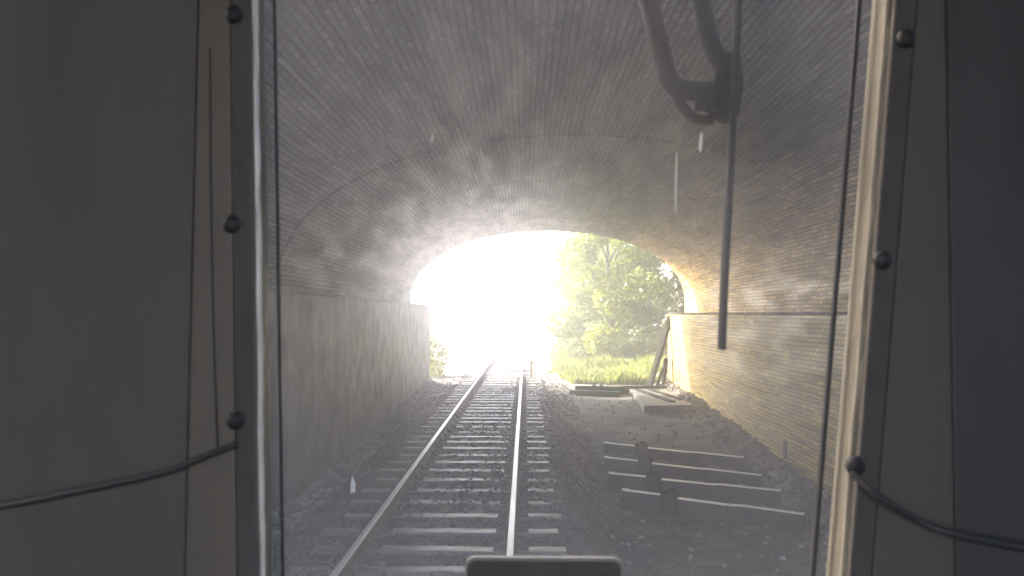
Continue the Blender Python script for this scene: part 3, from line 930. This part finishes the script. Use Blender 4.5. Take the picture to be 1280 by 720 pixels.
# ------------------------------------------------------------------ the train cab
D_BULK, D_GLASS = 0.80, 0.840
cab = empty('train_cab', (0.0, 0.85, 1.2), 'grey train driving cab around the dusty windscreen the camera looks through', 'train cab')
ZB, ZT = CAM_H - 0.36, CAM_H + 0.40          # window opening
def xl(z): return -0.2632 - 0.0233 * (z - CAM_H)
def xr(z): return 0.3265 + 0.093 * (z - CAM_H)
def lean(mb, f0, f1, y0, y1, zb=ZB, zt=ZT, bevel=0.0):
    a0, a1, b0, b1 = f0(zb), f1(zb), f0(zt), f1(zt)
    return mb.hexa([(a0, y0, zb), (a1, y0, zb), (a1, y1, zb), (a0, y1, zb), (b0, y0, zt), (b1, y0, zt), (b1, y1, zt), (b0, y1, zt)], bevel)
# posts either side of the glass; their cream side faces are the window reveals
lean(MB(), lambda z: xl(z) - .0745, lambda z: xl(z), D_BULK, D_GLASS + .006, bevel=.003).build('window_post', M['frame'], cab)
lean(MB(), lambda z: xr(z), lambda z: xr(z) + .0745, D_BULK, D_GLASS + .006, bevel=.003).build('window_post', M['frame'], cab)
# worn bright bead along the inner arris
def bead(fx, r_, name, m, dy):
    n = 40; rr2 = random.Random(4)
    pts = [(fx(ZB + (ZT - ZB) * i / n) + rr2.uniform(-.0006, .0006), D_BULK + dy, ZB + (ZT - ZB) * i / n) for i in range(n + 1)]
    MB().tube(pts, [r_ * rr2.uniform(.8, 1.15) for _ in pts], 8).build(name, m, cab)
bead(lambda z: xl(z) + .0015, .0034, 'metal_bead', M['bead_bright'], .005)
bead(lambda z: xr(z) - .0005, .0028, 'metal_bead', M['bead'], .004)
# dark rubber mouldings on the face of the posts
lean(MB(), lambda z: xl(z) - .0185, lambda z: xl(z) - .0015, D_BULK - .008, D_BULK - .001, bevel=.0025).build('rubber_moulding', M['moulding'], cab)
lean(MB(), lambda z: xr(z) + .0015, lambda z: xr(z) + .0235, D_BULK - .008, D_BULK - .001, bevel=.0025).build('rubber_moulding', M['moulding'], cab)
# glazing seal at the glass edge
lean(MB(), lambda z: xl(z) + .0110, lambda z: xl(z) + .0138, D_GLASS - .007, D_GLASS - .002, bevel=.001).build('glazing_seal', M['rubber'], cab)
lean(MB(), lambda z: xr(z) - .0192, lambda z: xr(z) - .0145, D_GLASS - .008, D_GLASS - .002, bevel=.001).build('glazing_seal', M['rubber'], cab)
# strips of bulkhead beside the mouldings
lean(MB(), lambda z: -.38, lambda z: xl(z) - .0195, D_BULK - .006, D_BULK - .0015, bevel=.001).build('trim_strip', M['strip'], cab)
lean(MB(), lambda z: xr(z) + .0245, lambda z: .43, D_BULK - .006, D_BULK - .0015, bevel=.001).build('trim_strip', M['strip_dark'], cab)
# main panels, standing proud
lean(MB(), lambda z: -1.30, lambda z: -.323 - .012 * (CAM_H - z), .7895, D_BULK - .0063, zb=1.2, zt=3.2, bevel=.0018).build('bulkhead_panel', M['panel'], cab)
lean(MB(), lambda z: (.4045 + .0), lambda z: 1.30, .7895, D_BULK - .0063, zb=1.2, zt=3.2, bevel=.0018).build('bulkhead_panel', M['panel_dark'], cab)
# header, apron and sill round the opening
mb = MB(); mb.box((0.02, .786, (ZT + 3.25) / 2 + .002), (.80, .104, 3.25 - ZT), bevel=.01); mb.build('header', M['panel'], cab)
mb = MB(); mb.box((0.02, .83, (1.2 + ZB) / 2 - .002), (.80, .19, ZB - 1.2), bevel=.01); mb.build('apron', M['panel'], cab)
mb = MB(); mb.box((0, -.75, 1.17), (2.7, 3.3, .06)); mb.build('floor', M['panel'], cab)
mb = MB(); mb.box((0, -.75, 3.28), (2.7, 3.3, .06)); mb.build('roof', M['panel'], cab)
for s in (-1, 1):
    mb = MB(); mb.box((s * .84, -.6, 2.225), (.06, 2.6, 2.0)); mb.build('shading_side_wall', M['panel'], cab)  # unseen, set in from the floor edges to shade the outer panels
# dome-headed fixings
for px, py in ((289, 280), (294, 526), (292, 18)):
    MB().dome(at(px, py, D_BULK - .010), .0088, .7).build('fixing', M['knob'], cab)
for px, py in ((1133, 48), (1103, 325), (1069, 582)):
    MB().dome(at(px, py, D_BULK - .010), .0095, .7).build('fixing', M['knob'], cab)
# cables
def spline(pts, n=10):
    out = []
    P = [pts[0]] + pts + [pts[-1]]
    for i in range(1, len(P) - 2):
        for k in range(n):
            t = k / n
            out.append(0.5 * ((2 * P[i]) + (-P[i - 1] + P[i + 1]) * t + (2 * P[i - 1] - 5 * P[i] + 4 * P[i + 1] - P[i + 2]) * t * t + (-P[i - 1] + 3 * P[i] - 3 * P[i + 1] + P[i + 2]) * t ** 3))
    out.append(P[-2])
    return out
MB().tube(spline([at(-60, 642, .778), at(20, 630, .778), at(120, 610, .778), at(205, 591, .778), at(250, 573, .782), at(296, 555, .787)]), .0032, 8).build('cable', M['rubber'], cab)
MB().tube(spline([at(1064, 590, .787), at(1100, 622, .775), at(1150, 652, .783), at(1190, 667, .777), at(1240, 678, .777), at(1330, 694, .777)]), .0036, 8).build('cable', M['rubber'], cab)
MB().tube(spline([at(262, 60, .7925), at(263, 220, .7925), at(266, 400, .7925), at(271, 568, .790)]), .0010, 6).build('cable', M['moulding'], cab)
# windscreen
gl = lean(MB(), lambda z: xl(z) - .004, lambda z: xr(z) + .004, D_GLASS, D_GLASS + .0001)
bm = gl.bm
bmesh.ops.delete(bm, geom=[f for f in bm.faces if abs(f.calc_center_median().y - D_GLASS) > 1e-6], context='FACES')
wsn = gl.build('windscreen', M['glass'], cab)
for px, y0, y1, w in ((877, 166, 190, .0016), (846, 190, 266, .0008), (541, 168, 178, .0007)):
    a, b = at(px, y0, D_GLASS - .001), at(px - 1.5, y1, D_GLASS - .001)
    MB().tube([a, a.lerp(b, .3), a.lerp(b, .8), b], [w * .5, w * .8, w, w * .5], 8, flat=.4).build('water_drip', M['water'], wsn)
# wiper outside the glass
DW = .868
def wp(pts, rad, name, parent, m='wiper', flat=.5, d=DW):
    return MB().tube(spline([at(px, py, d) for px, py in pts], 8), rad, 10, flat=flat).build(name, M[m], parent)
wip = MB()
br = [at(x, y, DW) for x, y in ((893, 72), (922, 66), (927, 108), (920, 150), (903, 153), (886, 138), (893, 108))]
bmf = wip.bm
fr = [bmf.verts.new(v - Vector((0, .012, 0))) for v in br]; bk = [bmf.verts.new(v + Vector((0, .012, 0))) for v in br]
bmf.faces.new(fr); bmf.faces.new(bk[::-1])
for i in range(len(br)):
    bmf.faces.new([fr[i], bk[i], bk[(i + 1) % len(br)], fr[(i + 1) % len(br)]])
bmesh.ops.bevel(bmf, geom=list(bmf.edges), offset=.0025, segments=2, affect='EDGES')
wiper = wip.build('wiper', M['wiper'], cab)
wp([(800, -40), (812, 5), (824, 55), (836, 98), (856, 112), (900, 113)], .0108, 'wiper_arm', wiper)
wp([(866, -40), (877, 5), (887, 48), (905, 88)], .0105, 'wiper_arm', wiper)
wp([(838, 100), (850, 128), (868, 148), (892, 150)], .0056, 'link', wiper)
wp([(868, 128), (880, 128), (892, 132)], .0100, 'pivot', wiper)
wp([(925, -60), (922, 20), (918, 110), (912, 220), (905, 360), (902, 437)], .0046, 'wiper_blade', wiper, flat=1.0, d=DW - .012)
# small upright plate standing on the apron before the glass
cse = empty('upright_plate', (0.02, .814, ZB), 'brown rounded-corner plate with pale rim standing at the foot of the windscreen', 'plate')
def rounded(x0, x1, z0, z1, r_, n=6):
    out = []
    for cx_, cz_, a0 in ((x1 - r_, z1 - r_, 0), (x0 + r_, z1 - r_, 90), (x0 + .001, z0 + .001, 180), (x1 - .001, z0 + .001, 270)):
        rr3 = r_ if a0 < 180 else .001
        for k in range(n + 1):
            t = R(a0 + 90 * k / n); out.append((cx_ + rr3 * math.cos(t), cz_ + rr3 * math.sin(t)))
    return out
p0, p1 = at(584, 701, .800), at(776, 701, .800)
mb = MB(); mb.prism(rounded(p0.x, p1.x, ZB, p0.z, .008), .800, .810); mb.build('plate_face', M['box'], cse)
mb = MB(); mb.prism(rounded(p0.x - .0022, p1.x + .0022, ZB, p0.z + .0026, .0095), .8025, .8085); mb.build('rim', M['box_rim'], cse)

# ------------------------------------------------------------------ haze: dusty sunlit air in and beyond the tunnel
hm, hnt, hout = mat('haze_air')
pv = nd(hnt, 'ShaderNodeVolumePrincipled')
pv.inputs['Color'].default_value = (0.96, 0.96, 1.0, 1)
pv.inputs['Density'].default_value = 0.0065
pv.inputs['Anisotropy'].default_value = 0.55
hnt.links.new(pv.outputs[0], hout.inputs['Volume'])
mb = MB(); mb.box((0, 0, 6.5), (1240, 1240, 19.0))
tag(mb.build('haze', hm), 'pale sunlit dusty air', 'haze', kind='stuff')
